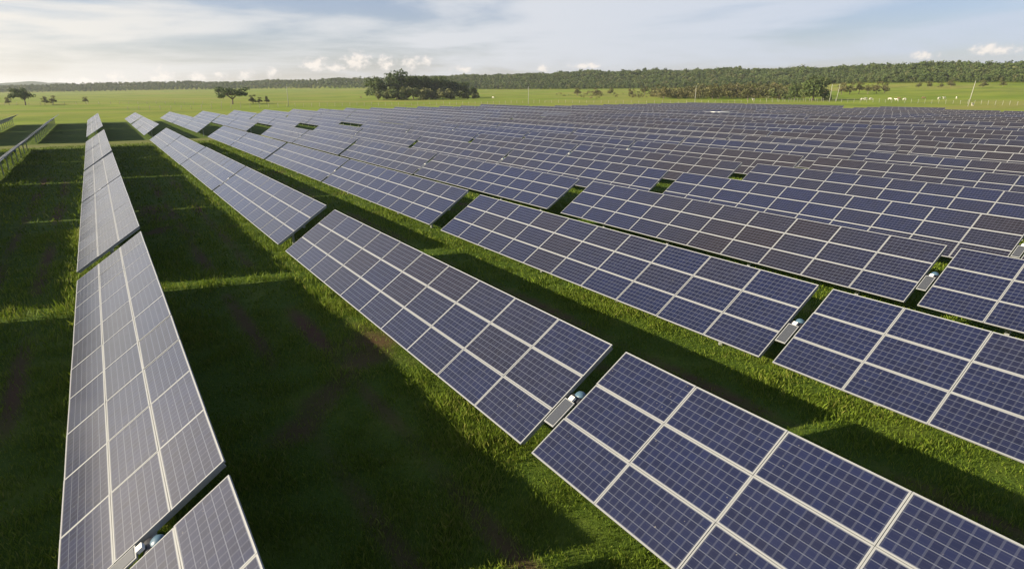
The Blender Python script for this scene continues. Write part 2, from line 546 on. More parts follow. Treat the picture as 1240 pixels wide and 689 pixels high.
def bare_amount(x, y):
    v = bare_at(x, y) - 0.34
    # worn wheel tracks down the middle of every aisle
    u = (x - ROW0 - 0.3) % ROWD - 4.3
    w = math.exp(-((abs(u) - 0.85) / 0.33) ** 2)
    v = max(v, w * 0.55 * (0.55 + 0.9 * noise.noise(Vector((x * 0.4, y * 0.22, 21.0)))))
    if 26.5 < y < 30.2:  # soil thinned to brighten the ground where the gap's sun strip falls
        v *= 0.25
    return max(0.0, min(1.0, v * 2.1))
ROW0, ROWD = -0.482, 8.180
def build_ground():
    rings = [0.0]
    r = 0.6
    while r < 9000:
        rings.append(r)
        r *= 1.028 if r < 140 else 1.04
    rings = np.array(rings[1:])
    na = 900
    # finer steps inside the view, coarser behind
    th = np.linspace(-math.pi, math.pi, na, endpoint=False)
    rr, aa = np.meshgrid(rings, th, indexing='ij')
    X = (rr * np.sin(aa)).ravel(); Y = (rr * np.cos(aa)).ravel()
    Z = ground_z(X, Y)
    verts = np.column_stack([X, Y, Z])
    nr = len(rings)
    i, j = np.meshgrid(np.arange(nr - 1), np.arange(na), indexing='ij')
    j2 = (j + 1) % na
    faces = np.column_stack([(i * na + j).ravel(), (i * na + j2).ravel(), ((i + 1) * na + j2).ravel(), ((i + 1) * na + j).ravel()])
    c0 = len(verts)
    verts = np.vstack([verts, [[0, 0, gz(0, 0)]]])
    RR = np.hypot(verts[:, 0], verts[:, 1])
    bare = np.zeros(len(verts))
    for q in np.nonzero(RR < 75)[0]:
        bare[q] = bare_amount(verts[q, 0], verts[q, 1])
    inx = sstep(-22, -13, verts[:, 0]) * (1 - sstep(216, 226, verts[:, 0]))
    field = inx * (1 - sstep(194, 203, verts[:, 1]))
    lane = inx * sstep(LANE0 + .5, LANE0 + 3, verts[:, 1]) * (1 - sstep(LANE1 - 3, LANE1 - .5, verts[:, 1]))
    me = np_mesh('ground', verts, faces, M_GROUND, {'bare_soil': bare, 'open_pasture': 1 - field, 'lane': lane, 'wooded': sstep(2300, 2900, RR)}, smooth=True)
    bm = bmesh.new(); bm.from_mesh(me); bm.verts.ensure_lookup_table()
    for k in range(na):
        f = bm.faces.new((bm.verts[c0], bm.verts[(k + 1) % na], bm.verts[k])); f.smooth = True
    bmesh.ops.recalc_face_normals(bm, faces=bm.faces)
    if bm.faces[0].normal.z < 0:
        bmesh.ops.reverse_faces(bm, faces=bm.faces)
    bm.to_mesh(me); bm.free()
    tag(link('ground', me), kind='structure')
build_ground()

# ------------------------------------------------------------------ solar trackers
PA, PC = 1.985, 1.02           # module pitch along the row and up the slope
ML, MW, MT = 1.975, 1.010, 0.04
AXIS = 1.60
TILT = 0.5856
ROW0, ROWD = -0.482, 8.180

def module_mesh(bm, cx_, cy_, uvl, tone_l, tone):
    """one framed module: aluminium frame ring, glass a little below its lip, white back"""
    fw, lip = 0.028, 0.003
    hl, hw = ML / 2, MW / 2
    def v(x, y, z):
        return bm.verts.new((cx_ + x, cy_ + y, z))
    o_t = [v(sx * hw, sy_ * hl, 0) for sx, sy_ in ((-1, -1), (1, -1), (1, 1), (-1, 1))]
    o_b = [v(sx * hw, sy_ * hl, -MT) for sx, sy_ in ((-1, -1), (1, -1), (1, 1), (-1, 1))]
    i_t = [v(sx * (hw - fw), sy_ * (hl - fw), 0) for sx, sy_ in ((-1, -1), (1, -1), (1, 1), (-1, 1))]
    i_b = [v(sx * (hw - fw), sy_ * (hl - fw), -lip) for sx, sy_ in ((-1, -1), (1, -1), (1, 1), (-1, 1))]
    fs = []
    for k in range(4):
        q = (k + 1) % 4
        for a in ((o_t[k], o_t[q], i_t[q], i_t[k]), (i_t[k], i_t[q], i_b[q], i_b[k]), (o_b[k], o_b[q], o_t[q], o_t[k])):
            f = bm.faces.new(a); f.material_index = 0; fs.append(f)
    g = bm.faces.new(i_b); g.material_index = 1; fs.append(g)
    for lp in g.loops:
        x = lp.vert.co.x - cx_; y = lp.vert.co.y - cy_
        # half a gap of margin round the cell field
        lp[uvl].uv = (6 + y / 0.1585, 3 + x / 0.1565)
    b = bm.faces.new(list(reversed(o_b))); b.material_index = 2; fs.append(b)
    for f in fs:
        for lp in f.loops:
            lp[tone_l] = (tone, tone, tone, 1)

def finish_modules(bm, name):
    me = bpy.data.meshes.new(name)
    bm.to_mesh(me); bm.free()
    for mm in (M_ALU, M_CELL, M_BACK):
        me.materials.append(mm)
    return me

def module_layers(bm):
    return bm.loops.layers.uv.new('UVMap'), bm.loops.layers.float_color.new('module_tone')

bm = bmesh.new(); u_, t_ = module_layers(bm)
module_mesh(bm, 0, 0, u_, t_, 0.0)
ME_MODULE = finish_modules(bm, 'solar_module')

def rails_bm(n):
    """support frame of one table of n module columns: cross rails and two long purlins"""
    b = MB()
    L_ = n * PA
    for k in range(n + 1):
        y = -L_ / 2 + k * PA + (0.03 if k == 0 else -0.03 if k == n else 0)
        b.box((0, y, -MT - 0.035), (2.96, 0.05, 0.066))
    for s in (-0.5, 0.5):
        b.box((s * PC, 0, -0.030), (0.016, L_ - 0.1, 0.018))
    return b
ME_RAILS = {n: rails_bm(n).mesh('panel_table', M_STEEL) for n in (10, 5)}

def merged_table(n, seed):
    rs = random.Random(seed)
    bm = bmesh.new(); u, t = module_layers(bm)
    for k in range(n):
        for r_ in range(3):
            module_mesh(bm, (r_ - 1) * PC, (k - (n - 1) / 2) * PA, u, t, rs.random())
    return finish_modules(bm, 'panel_table')
ME_TABLE = {n: [merged_table(n, 5 + 3 * k + n) for k in range(4)] for n in (10, 5)}

ME_POST = MB().box((0, 0, -0.12), (0.10, 0.14, AXIS * 2 - 1.2)).mesh('support_post', M_STEEL)
b = MB()
b.box((0, 0, 0), (0.20, 0.13, 0.20), 0, 0.02)
ME_BEARING = b.mesh('bearing', M_STEEL)
def tube_mesh(L_):
    return MB().box((0, 0, 0), (0.12, L_, 0.12), 0).mesh('torque_tube', M_STEEL)
TUBES = {}
b = MB()
b.tube([(0, -0.16, 0), (0, -0.15, 0), (0, 0.15, 0), (0, 0.16, 0)], [0.08, 0.125, 0.125, 0.08], 20)
ME_DRIVE = b.mesh('slew_drive', M_DARK)
b = MB()
b.tube([(0, 0, -0.02), (0, 0, 0.10), (0, 0, 0.26), (0, 0, 0.31), (0, 0, 0.33)], [0.12, 0.13, 0.13, 0.10, 0.03], 18)
ME_MOTOR = b.mesh('drive_motor', M_BLUE)
b = MB()
b.box((0, 0, -0.02), (0.70, 0.32, 0.035), 0, 0.004)
b.box((0, 0, 0.0005), (0.64, 0.265, 0.008), 1)
ME_MINI = b.mesh('controller_panel', M_ALU, M_MINI)
b = MB()
b.box((0, 0, 0), (0.22, 0.16, 0.30), 0, 0.012)
ME_BOX = b.mesh('control_box', M_WHITE)

ORD = ['', 'first', 'second', 'third', 'fourth', 'fifth', 'sixth', 'seventh', 'eighth', 'ninth', 'tenth', 'eleventh', 'twelfth',
       'thirteenth', 'fourteenth', 'fifteenth', 'sixteenth', 'seventeenth', 'eighteenth', 'nineteenth', 'twentieth',
       'twenty-first', 'twenty-second', 'twenty-third', 'twenty-fourth', 'twenty-fifth', 'twenty-sixth', 'twenty-seventh',
       'twenty-eighth', 'twenty-ninth', 'thirtieth']
# blocks along a row: list of (y start of a half table, modules in it)
BLOCKS = [((-10.75, 10), (9.53, 10)), ((30.75, 10), (51.0, 10)), ((71.6, 10), (91.85, 10)),
          ((124.0, 10), (144.25, 10)), ((165.2, 10), (185.4, 5))]
PLACE = ['nearest block before the grass cross lane', 'middle block before the grass cross lane',
         'last block before the grass cross lane', 'first block beyond the grass cross lane',
         'farthest block at the pasture end']
SPECIAL = {(1, 0): 'pale glazed solar tracker nearest the lower left corner, with drive gap',
           (2, 0): 'large blue solar tracker nearest the camera, at bottom centre and right',
           (3, 0): 'blue solar tracker running off the right edge behind the nearest one'}

def in_frame(x, y0, y1, z, mx=70, my=60):
    for k in range(13):
        y = y0 + (y1 - y0) * k / 12
        for dx in (-1.3, 1.3):
            p = to_pix(x + dx, y, z)
            if p and -mx < p[0] < 1240 + mx and -my < p[1] < 689 + my:
                return True
    return False

TILTED = {(13, 3): -0.22, (10, 3): -0.06, (7, 3): -0.03, (1, 1): 0.0}
n_tr = 0
for row in range(-1, 29):
    x = ROW0 + (row - 1) * ROWD
    for bi, halves in enumerate(BLOCKS):
        halves = list(halves)
        if row >= 27:
            if bi < 2:
                continue
            if bi == 2:
                halves = halves[1:]
        if row == -1 and bi < 2:
            continue
        y0 = halves[0][0]; y1 = halves[-1][0] + halves[-1][1] * PA
        ym = (y0 + y1) / 2
        if not in_frame(x, y0, y1, 1.6) and not (row == 0 and bi <= 1):
            continue
        rs = random.Random(row * 31 + bi * 7 + 5)
        close = math.hypot(x, ym) < 125 and not (row <= 0 and bi < 2)
        dz = rs.uniform(-0.05, 0.05) * (0.4 if bi == 0 else 1) + (0.30 if row == 15 else 0)
        tilt = TILT + rs.gauss(0, 0.013) * (0.5 if bi == 0 else 1) + TILTED.get((row, bi), 0)
        g = gz(x, ym)
        t = empty('solar_tracker', (x, ym, g))
        lab = SPECIAL.get((row, bi)) or 'tilted solar tracker, %s row from the left, %s' % (ORD[row + 2], PLACE[bi])
        tag(t, lab, 'solar tracker', 'solar trackers in the field')
        n_tr += 1
        H = AXIS + dz
        ax = (0, 0, H)
        # torque tube along the whole tracker
        Lt = round(y1 - y0 - 0.2, 2)
        if Lt not in TUBES:
            TUBES[Lt] = tube_mesh(Lt)
        off = -MT - 0.07 - 0.062
        link('torque_tube', TUBES[Lt], t, (-math.sin(tilt) * off * -1 * -1 if False else -math.sin(tilt) * off, 0, H + math.cos(tilt) * off), (0, -tilt, 0))
        for hi, (hs, n) in enumerate(halves):
            hc = hs + n * PA / 2 - ym
            tw = tilt + rs.gauss(0, 0.004 if bi == 0 else 0.010)
            if close:
                tb = link('panel_table', ME_RAILS[n], t, (0, hc, H), (0, -tw, 0))
                for k in range(n):
                    for r_ in range(3):
                        link('solar_panel', ME_MODULE, tb, ((r_ - 1) * PC, (k - (n - 1) / 2) * PA, 0),
                             (rs.gauss(0, 0.004), rs.gauss(0, 0.004), 0))
            else:
                link('panel_table', ME_TABLE[n][rs.randrange(4)], t, (0, hc, H), (0, -tw, 0))
        # posts and bearings
        npost = 8 if len(halves) == 2 else 4
        for k in range(npost):
            py_ = -(y1 - y0) / 2 + (k + 0.5) * (y1 - y0) / npost
            po = link('support_post', ME_POST, t, (0.075, py_, (H - 0.13) - (AXIS * 2 - 1.2) / 2 + 0.10))
        # drive in the middle gap
        if len(halves) == 2:
            gy = (halves[0][0] + halves[0][1] * PA + halves[1][0]) / 2 - ym
            ct, st = math.cos(tilt), math.sin(tilt)
            link('slew_drive', ME_DRIVE, t, (-st * off, gy, H + ct * off), (0, -tilt, 0))
            if bi <= 2:
                q = 0.12
                link('drive_motor', ME_MOTOR, t, (q * ct + st * 0.38, gy, H + q * st - ct * 0.38), (0, -tilt, 0))
                q = -0.06
                link('control_box', ME_BOX, t, (q * ct, gy, H + q * st), (0, -tilt, 0), (0.5, 0.8, 0.22))
                q = -0.47
                link('controller_panel', ME_MINI, t, (q * ct - st * 0.02, gy, H + q * st + ct * 0.02), (0, -tilt, 0))
print('trackers', n_tr, 'objects', len(scene.objects))

# ------------------------------------------------------------------ grass between the rows
def build_grass():
    zones = [(4.5, 14, 1300, 0.011, 0.125), (14, 24, 640, 0.015, 0.135), (24, 45, 150, 0.032, 0.22), (45, 115, 20, 0.08, 0.24)]
    V, Fc, T = [], [], []
    base = 0
    a0, a1 = YAW - R(48), YAW + R(46)
    for r0, r1, dens, w, h in zones:
        area = 0.5 * (a1 - a0) * (r1 ** 2 - r0 ** 2)
        n = int(area * dens)
        rr = np.sqrt(rng.uniform(r0 ** 2, r1 ** 2, n)); aa = rng.uniform(a0, a1, n)
        x = rr * np.sin(aa); y = rr * np.cos(aa)
        # keep clear of the service lane's worn middle, thin out on bare soil, clump
        cl = np.sin(x * 1.9 + 2 * np.sin(y * 1.1)) * np.sin(y * 1.7 + 2 * np.sin(x * 0.8)) * 0.5 + 0.5
        keep = rng.uniform(0, 1, n) < 0.50 + 0.50 * cl
        if r1 < 50:
            b_ = np.array([bare_amount(p, q) for p, q in zip(x, y)])
            keep &= rng.uniform(0, 1, n) > np.clip(b_ * 1.1, 0, 0.9)
        x, y, cl = x[keep], y[keep], cl[keep]
        n = len(x)
        lf = 0.5 + 0.5 * np.sin(x * 0.55 + 2.1 * np.sin(y * 0.23)) * np.sin(y * 0.41 + 1.7 * np.sin(x * 0.37 + 1))
        u = (x - ROW0) % ROWD
        edge = np.exp(-((u - ROWD + 1.5) / 0.55) ** 2)          # unmown growth along the low edges of the tables
        z = ground_z(x, y) - 0.02
        hh = h * (0.45 + 0.75 * rng.uniform(0, 1, n) ** 1.5) * (0.60 + 0.68 * cl) * (0.75 + 0.6 * lf) * (1 + 0.55 * edge * rng.uniform(0, 1, n))
        ww = w * rng.uniform(0.6, 1.2, n)
        yaw = rng.uniform(0, 2 * math.pi, n)
        lean = rng.uniform(0.05, 0.62, n) * hh
        ld = rng.uniform(0, 2 * math.pi, n)
        cx, cyy = np.cos(yaw) * ww / 2, np.sin(yaw) * ww / 2
        lx, ly = np.cos(ld) * lean, np.sin(ld) * lean
        p0 = np.column_stack([x - cx, y - cyy, z]); p1 = np.column_stack([x + cx, y + cyy, z])
        p2 = np.column_stack([x + cx * .7 + lx * .4, y + cyy * .7 + ly * .4, z + hh * .62])
        p3 = np.column_stack([x - cx * .5 + lx, y - cyy * .5 + ly, z + hh])
        V.append(np.stack([p0, p1, p2, p3], 1).reshape(-1, 3))
        Fc.append((np.arange(n)[:, None] * 4 + np.array([[0, 1, 2, 3]])) + base)
        base += 4 * n
        T.append(np.repeat(np.clip(rng.normal(0.40, 0.18, n) + 0.12 * (cl - 0.5) + 0.30 * (lf - 0.5) + (rng.uniform(0, 1, n) < 0.05) * 0.35, 0, 1), 4))
    me = np_mesh('grass', np.vstack(V), np.vstack(Fc), M_GRASS, {'tone': np.concatenate(T)})
    tag(link('grass', me), kind='stuff')
build_grass()

# ------------------------------------------------------------------ trees
def leaf_cloud(lobes, n, size, rs, flat=0.0):
    """leaf clumps spread through ellipsoid lobes: (cx,cy,cz,rx,ry,rz)"""
    vols = np.array([l[3] * l[4] * l[5] for l in lobes]) ** 0.75
    pick = rs.choice(len(lobes), n, p=vols / vols.sum())
    lb = np.array(lobes)[pick]
    d = rs.normal(size=(n, 3)); d /= np.linalg.norm(d, axis=1)[:, None]
    rad = rs.uniform(0.35, 1.0, n) ** 0.42
    rad *= 1 + 0.16 * np.sin(d[:, 0] * 7 + pick * 3) * np.sin(d[:, 1] * 6 + d[:, 2] * 5 + pick)
    c = lb[:, :3] + d * rad[:, None] * lb[:, 3:6]
    # quads facing roughly outward with wide jitter
    nrm = d + rs.normal(size=(n, 3)) * 0.55 + np.array([0, 0, 0.25])
    nrm /= np.linalg.norm(nrm, axis=1)[:, None]
    a = np.cross(nrm, rs.normal(size=(n, 3))); a /= np.linalg.norm(a, axis=1)[:, None]
    bv = np.cross(nrm, a)
    s = size * rs.uniform(0.5, 1.25, n)[:, None]
    V = np.stack([c - a * s - bv * s * .6, c + a * s * .8 - bv * s * .7, c + a * s + bv * s * .55, c - a * s * .7 + bv * s * .8], 1)
    tone = np.clip(rs.normal(0.38, 0.16, n) + rs.uniform(-0.15, 0.15, len(lobes))[pick], 0, 1)
    return V.reshape(-1, 3), np.repeat(tone, 4)

def quads(V):
    return np.arange(len(V)).reshape(-1, 4)

def trunk_mesh(h, r, fork, spread, seed, nl=5):
    rs = random.Random(seed)
    b = MB()
    b.tube([(0, 0, -0.4), (0, 0, 0.2), (0.02 * h, 0.01 * h, fork * 0.55), (0.03 * h, 0, fork)], [r * 1.5, r * 1.1, r * 0.9, r * 0.8], 8)
    for k in range(nl):
        a = 2 * math.pi * k / nl + rs.uniform(-.4, .4)
        e = Vector((math.cos(a) * spread * rs.uniform(.6, 1), math.sin(a) * spread * rs.uniform(.6, 1), h * rs.uniform(.72, .95)))
        s = Vector((0.03 * h, 0, fork * 0.96))
        md = s.lerp(e, 0.5) + Vector((0, 0, h * 0.05))
        b.tube([s, md, e], [r * 0.55, r * 0.35, r * 0.08], 6)
        for q in range(2):
            e2 = md + Vector((rs.uniform(-1, 1) * spread * .5, rs.uniform(-1, 1) * spread * .5, h * .2))
            b.tube([md, e2], [r * 0.25, r * 0.05], 5)
    return b.mesh('trunk', M_BARK)

def tree_kind(kind, seed):
    rs = np.random.default_rng(seed)
    if kind == 'broad':        # unit: about 16 m tall
        lobes = [(rs.uniform(-4, 4), rs.uniform(-4, 4), rs.uniform(6, 12.5), rs.uniform(2.4, 4.2), rs.uniform(2.4, 4.2), rs.uniform(1.8, 3.2)) for _ in range(15)]
        lobes += [(0, 0, 10, 4.5, 4.5, 4.5)] + [(5.2 * math.cos(a), 5.2 * math.sin(a), 4.6, 2.6, 2.6, 2.4) for a in np.linspace(0, 5.5, 8)]
        V, t = leaf_cloud(lobes, 3600, 0.42, rs)
        return np_mesh('crown', V, quads(V), M_LEAF, {'tone': t}), trunk_mesh(13, 0.45, 3.5, 4.5, seed)
    if kind == 'umbrella':     # spreading rain tree, about 9 m tall
        lobes = [(rs.uniform(-6, 6), rs.uniform(-6, 6), rs.uniform(4.2, 7.8), rs.uniform(1.5, 2.8), rs.uniform(1.5, 2.8), rs.uniform(0.8, 1.5)) for _ in range(22)]
        V, t = leaf_cloud(lobes, 1900, 0.34, rs)
        return np_mesh('crown', V, quads(V), M_LEAF, {'tone': t * 0.7}), trunk_mesh(7.4, 0.38, 2.6, 6, seed, 8)
    if kind == 'shrub':        # about 4 m tall
        lobes = [(rs.uniform(-2.2, 2.2), rs.uniform(-2.2, 2.2), rs.uniform(1.0, 3.0), rs.uniform(0.9, 1.7), rs.uniform(0.9, 1.7), rs.uniform(0.8, 1.3)) for _ in range(9)]
        V, t = leaf_cloud(lobes, 1000, 0.27, rs)
        return np_mesh('crown', V, quads(V), M_LEAF, {'tone': t + .45}), trunk_mesh(2.6, 0.14, 0.6, 1.6, seed)
    # open dry tree of a living fence, about 7 m tall
    lobes = [(rs.uniform(-2.0, 2.0), rs.uniform(-2.0, 2.0), rs.uniform(1.6, 6.6), rs.uniform(0.8, 1.7), rs.uniform(0.8, 1.7), rs.uniform(0.7, 1.3)) for _ in range(14)]
    V, t = leaf_cloud(lobes, 800, 0.25, rs)
    return np_mesh('crown', V, quads(V), M_SCRUB, {'tone': t}), trunk_mesh(6.4, 0.20, 2.0, 1.9, seed)
KINDS = {k: [tree_kind(k, 40 + 10 * i + q) for q in range(4)] for i, k in enumerate(('broad', 'umbrella', 'shrub', 'dry'))}
UNIT_H = {'broad': 15.5, 'umbrella': 9.0, 'shrub': 4.0, 'dry': 7.4}

def at_range(px, rng_):
    a, _ = pix_dir(px, 106)
    return rng_ * math.sin(a), rng_ * math.cos(a)

def tree(px, dist, height, kind, label, group=None, wide=1.0, name='tree', var=None):
    x, y = at_range(px, dist)
    rs = random.Random(int(px * 13 + dist))
    t = empty(name, (x, y, gz(x, y)))
    s = height / UNIT_H[kind]
    t.scale = (s * wide, s * wide, s)
    t.rotation_euler = (0, 0, rs.uniform(0, 6.28))
    cr, tr = KINDS[kind][rs.randrange(4) if var is None else var]
    link('trunk', tr, t); link('crown', cr, t)
    tag(t, label, 'shrub' if name == 'shrub' else 'tree', group)
    return t

# the grove in the middle of the picture
GROVE = [(457, 492, 17.5, 1.15, 'olive round tree at the left end of the dense grove'),
         (481, 500, 22.5, 1.05, 'tallest dark domed tree of the dense grove'),
         (500, 512, 18.5, 1.0, 'dark tree right of the tallest dome in the grove'),
         (516, 520, 18.5, 1.0, 'tree with ragged top in the middle of the grove'),
         (531, 526, 18.2, 1.0, 'flat topped tree right of the grove middle'),
         (546, 532, 16.5, 1.0, 'dark tree sloping down to the grove right side'),
         (561, 540, 13.5, 1.0, 'last tall tree at the right end of the grove'),
         (573, 548, 9.0, 1.1, 'low dark tree trailing off right of the grove')]
for px, d, h, w, lb in GROVE:
    tree(px, d, h, 'broad', lb, 'trees of the dense grove', w)
FRONT = [(464, 470, 7.5, 'leftmost bush under the front of the grove'), (479, 468, 9.5, 'grey green bush below the tallest grove tree'),
         (493, 470, 8.0, 'second bush right of the tallest grove tree'), (506, 468, 9.0, 'rounded bush under the middle of the grove'),
         (521, 472, 8.5, 'pale green bush at the front foot of the grove middle'), (536, 470, 8.0, 'pale bush under the flat topped grove tree'),
         (550, 474, 6.5, 'bush near the right front of the grove'), (563, 476, 5.0, 'small bush under the last tall grove tree'),
         (576, 478, 4.2, 'lowest bush at the right tip of the grove')]
for px, d, h, lb in FRONT:
    tree(px, d, h, 'shrub', lb, 'bushes along the front of the grove', 1.0, 'shrub')

# single trees in the left pasture
tree(26, 455, 9.8, 'umbrella', 'dark spreading tree standing alone in the far left pasture', None, 0.78)
tree(279, 400, 9.6, 'umbrella', 'dark umbrella shaped tree left of the thin lamp pole', None, 1.1)
tree(6, 470, 4.6, 'dry', 'thin tree left of the dark spreading tree at far left', None)
tree(50, 460, 4.8, 'dry', 'bare thin tree close right of the far left spreading tree', None)
tree(60, 462, 5.2, 'dry', 'second bare thin tree right of the far left spreading tree', None)
tree(100, 470, 4.2, 'dry', 'small sparse tree above the far end of the third row', None)
tree(304, 398, 5.2, 'dry', 'small sparse tree just right of the umbrella tree', None)
tree(312, 402, 3.8, 'dry', 'smallest sparse tree second right of the umbrella tree', None)
tree(321, 399, 4.4, 'dry', 'sparse tree third right of the umbrella tree', None)
# the big dark tree and scrub in front of the right-hand forest
tree(986, 420, 15.5, 'broad', 'big dark round tree by the white fence in front of the forest', None, 1.15)
tree(964, 428, 9.5, 'broad', 'lighter green tree at the left side of the big dark tree', None, 1.0)
tree(946, 440, 7.0, 'shrub', 'bright green bush left of the big dark round tree', None, 1.0, 'shrub')
tree(1003, 418, 4.6, 'shrub', 'low bush at right foot of the big dark round tree', None, 1.0, 'shrub')
rs = random.Random(3)
k = 0
for px in (806, 822, 836, 850, 862, 873, 884, 897, 908, 920, 931, 779, 763, 741, 722, 700):
    far = px < 800
    tree(px + rs.uniform(-3, 3), (560 if far else 455) + rs.uniform(-25, 25), (7.0 if far else 9.0) * rs.uniform(.8, 1.15), 'dry',
         'dry sparse tree of olive scrub line left of big dark tree, %s' % (ORD[1 + sorted((806, 822, 836, 850, 862, 873, 884, 897, 908, 920, 931, 779, 763, 741, 722, 700)).index(px)] + ' from left'),
         'dry trees of the scrub line', 1.15)
for i, px in enumerate((1020, 1030, 1041, 1052, 1062, 1072)):
    tree(px, 520 + rs.uniform(-10, 10), 7.8 * rs.uniform(.8, 1.1), 'dry',
         'thin fence line tree, %s of six right of the big dark tree' % ORD[i + 1], 'thin trees above the cattle', 1.0)
for i, px in enumerate((1112, 1126, 1139, 1151, 1190, 1214)):
    tree(px, 640 + rs.uniform(-10, 10), 5.2 * rs.uniform(.8, 1.1), 'dry',
         'low brown tree, %s of six on the pasture slope below the forest' % ORD[i + 1], 'low trees on the pasture slope', 1.5)

# the forest: one mass of crowns along the skyline
def build_forest():
    rs = np.random.default_rng(5)
    protos = []
    for q in range(6):
        lobes = [(rs.uniform(-2.6, 2.6), rs.uniform(-2.6, 2.6), rs.uniform(5.5, 11.0), rs.uniform(1.4, 2.7), rs.uniform(1.4, 2.7), rs.uniform(1.2, 2.2)) for _ in range(9)]
        lobes += [(0, 0, 6.5, 3.2, 3.2, 4.5)]
        protos.append((leaf_cloud(lobes, 190, 0.75, rs), leaf_cloud(lobes, 70, 1.2, rs)))
    az0, az1 = pix_dir(-90, 105)[0], pix_dir(1330, 105)[0]
    V, T = [], []
    n = 0
    for band in range(38):
        u = band / 37.0
        a = az0
        while a < az1:
            t, f_, r = (float(q) for q in far_profile(a))
            rr = r + u * (CREST + 60) + rs.uniform(-5, 5)
            step = rs.uniform(4.6, 7.4) * (1.0 if r < 1200 else 1.5)
            a += step / rr
            if r > 1200 and band % 2:
                continue
            edge = 0.55 + 0.45 * min(1, u * 6 + rs.uniform(0, .5))
            x, y = rr * math.sin(a), rr * math.cos(a)
            (v, tn), (v2, tn2) = protos[rs.integers(6)]
            if r > 1200:
                v, tn = v2, tn2
            s = edge * rs.uniform(0.58, 0.92) * (1.25 if rs.uniform() < 0.07 else 1.0) * (1 + 0.10 * math.sin(a * 37) * math.sin(a * 91 + 1))
            th = rs.uniform(0, 6.28)
            c_, s_ = math.cos(th), math.sin(th)
            w = v * np.array([s * rs.uniform(.9, 1.3), s * rs.uniform(.9, 1.3), s])
            w = np.column_stack([w[:, 0] * c_ - w[:, 1] * s_, w[:, 0] * s_ + w[:, 1] * c_, w[:, 2]])
            V.append(w + np.array([x, y, gz(x, y) - 0.5]))
            T.append(np.clip(0.30 + (tn - 0.38) * 0.6 + rs.normal(0.08, .20), 0, 1))
            n += 1
    V = np.vstack(V); T = np.concatenate(T)
    tag(link('forest', np_mesh('forest', V, quads(V), M_LEAF, {'tone': T})), kind='stuff')
    print('forest trees', n, 'quads', len(V) // 4)
build_forest()

def build_thicket():
    # olive scrub between the pasture and the forest: a tangle nobody could count
    rs = np.random.default_rng(8)
    V, T = [], []
    for k in range(420):
        px = rs.triangular(660, 900, 1010) if k % 3 else rs.uniform(790, 965)
        d = rs.uniform(470, 640) if px < 800 else rs.uniform(450, 600)
        lobes = [(rs.uniform(-2.6, 2.6), rs.uniform(-2.6, 2.6), rs.uniform(0.8, 3.8), rs.uniform(0.9, 1.8), rs.uniform(0.9, 1.8), rs.uniform(0.7, 1.5)) for _ in range(5)]
        v, t = leaf_cloud(lobes, 110, 0.34, rs)
        s = rs.uniform(0.45, 1.25) * (0.65 if px < 790 else 1.25) * (1.4 if rs.uniform() < 0.15 else 1)
        x, y = at_range(px, d)
        V.append(v * s + np.array([x, y, gz(x, y)])); T.append(np.clip(t + rs.normal(0.05, .18), 0, 1))
    V = np.vstack(V); T = np.concatenate(T)
    tag(link('scrub_thicket', np_mesh('scrub_thicket', V, quads(V), M_SCRUB, {'tone': T})), kind='stuff')
build_thicket()

# ------------------------------------------------------------------ fences, poles, cattle, inverter boxes
ME_FPOST = MB().tube([(0, 0, -0.3), (0, 0, 1.75), (0, 0, 1.8)], [0.085, 0.075, 0.03], 7).mesh('fence_post', M_WOOD)
ME_WPOST = MB().tube([(0, 0, -0.3), (0, 0, 2.0), (0, 0, 2.06)], [0.07, 0.06, 0.03], 7).mesh('fence_post', M_CONC)
def fence(pts, spacing, me, label, name='wire_fence', h=1.6, nw=4):
    P_ = [Vector((a, b_, 0)) for a, b_ in pts]
    t = empty(name, (P_[0].x, P_[0].y, gz(P_[0].x, P_[0].y)))
    o = Vector(t.location)
    rs = random.Random(len(label))
    posts = []
    for a, b_ in zip(P_, P_[1:]):
        n = max(1, int((b_ - a).length / spacing))
        for k in range(n):
            q = a.lerp(b_, k / n)
            posts.append(Vector((q.x, q.y, gz(q.x, q.y))))
    for q in posts:
        link('fence_post', me, t, q - o, (rs.gauss(0, .04), rs.gauss(0, .04), rs.uniform(0, 6)), (1, 1, rs.uniform(.85, 1.12)))
    w = MB()
    for k in range(nw):
        hz = 0.35 + k * (h - 0.35) / (nw - 1)
        w.tube([p - o + Vector((0, 0.09, hz)) for p in posts], [0.010] * len(posts), 4)
    link('wire', w.mesh('wire', M_WIRE), t)
    tag(t, label, 'fence')
def on(px, r_):
    return at_range(px, r_)
fence([on(-60, 470), on(130, 440), on(300, 395)], 5.5, ME_FPOST, 'weathered wire fence in the left pasture passing the umbrella tree')
fence([on(150, 310), on(345, 312), on(520, 350), on(660, 385)], 3.8, ME_FPOST, 'long wooden post fence behind the far ends of the rows')
fence([on(660, 385), on(843, 360), on(960, 400), on(1012, 420)], 4.2, ME_FPOST, 'wooden post fence between scrub line and far right trackers')
fence([on(930, 402), on(1060, 392), on(1176, 378), on(1275, 362)], 3.0, ME_WPOST, 'pale post fence in front of the grazing cattle', h=1.8)

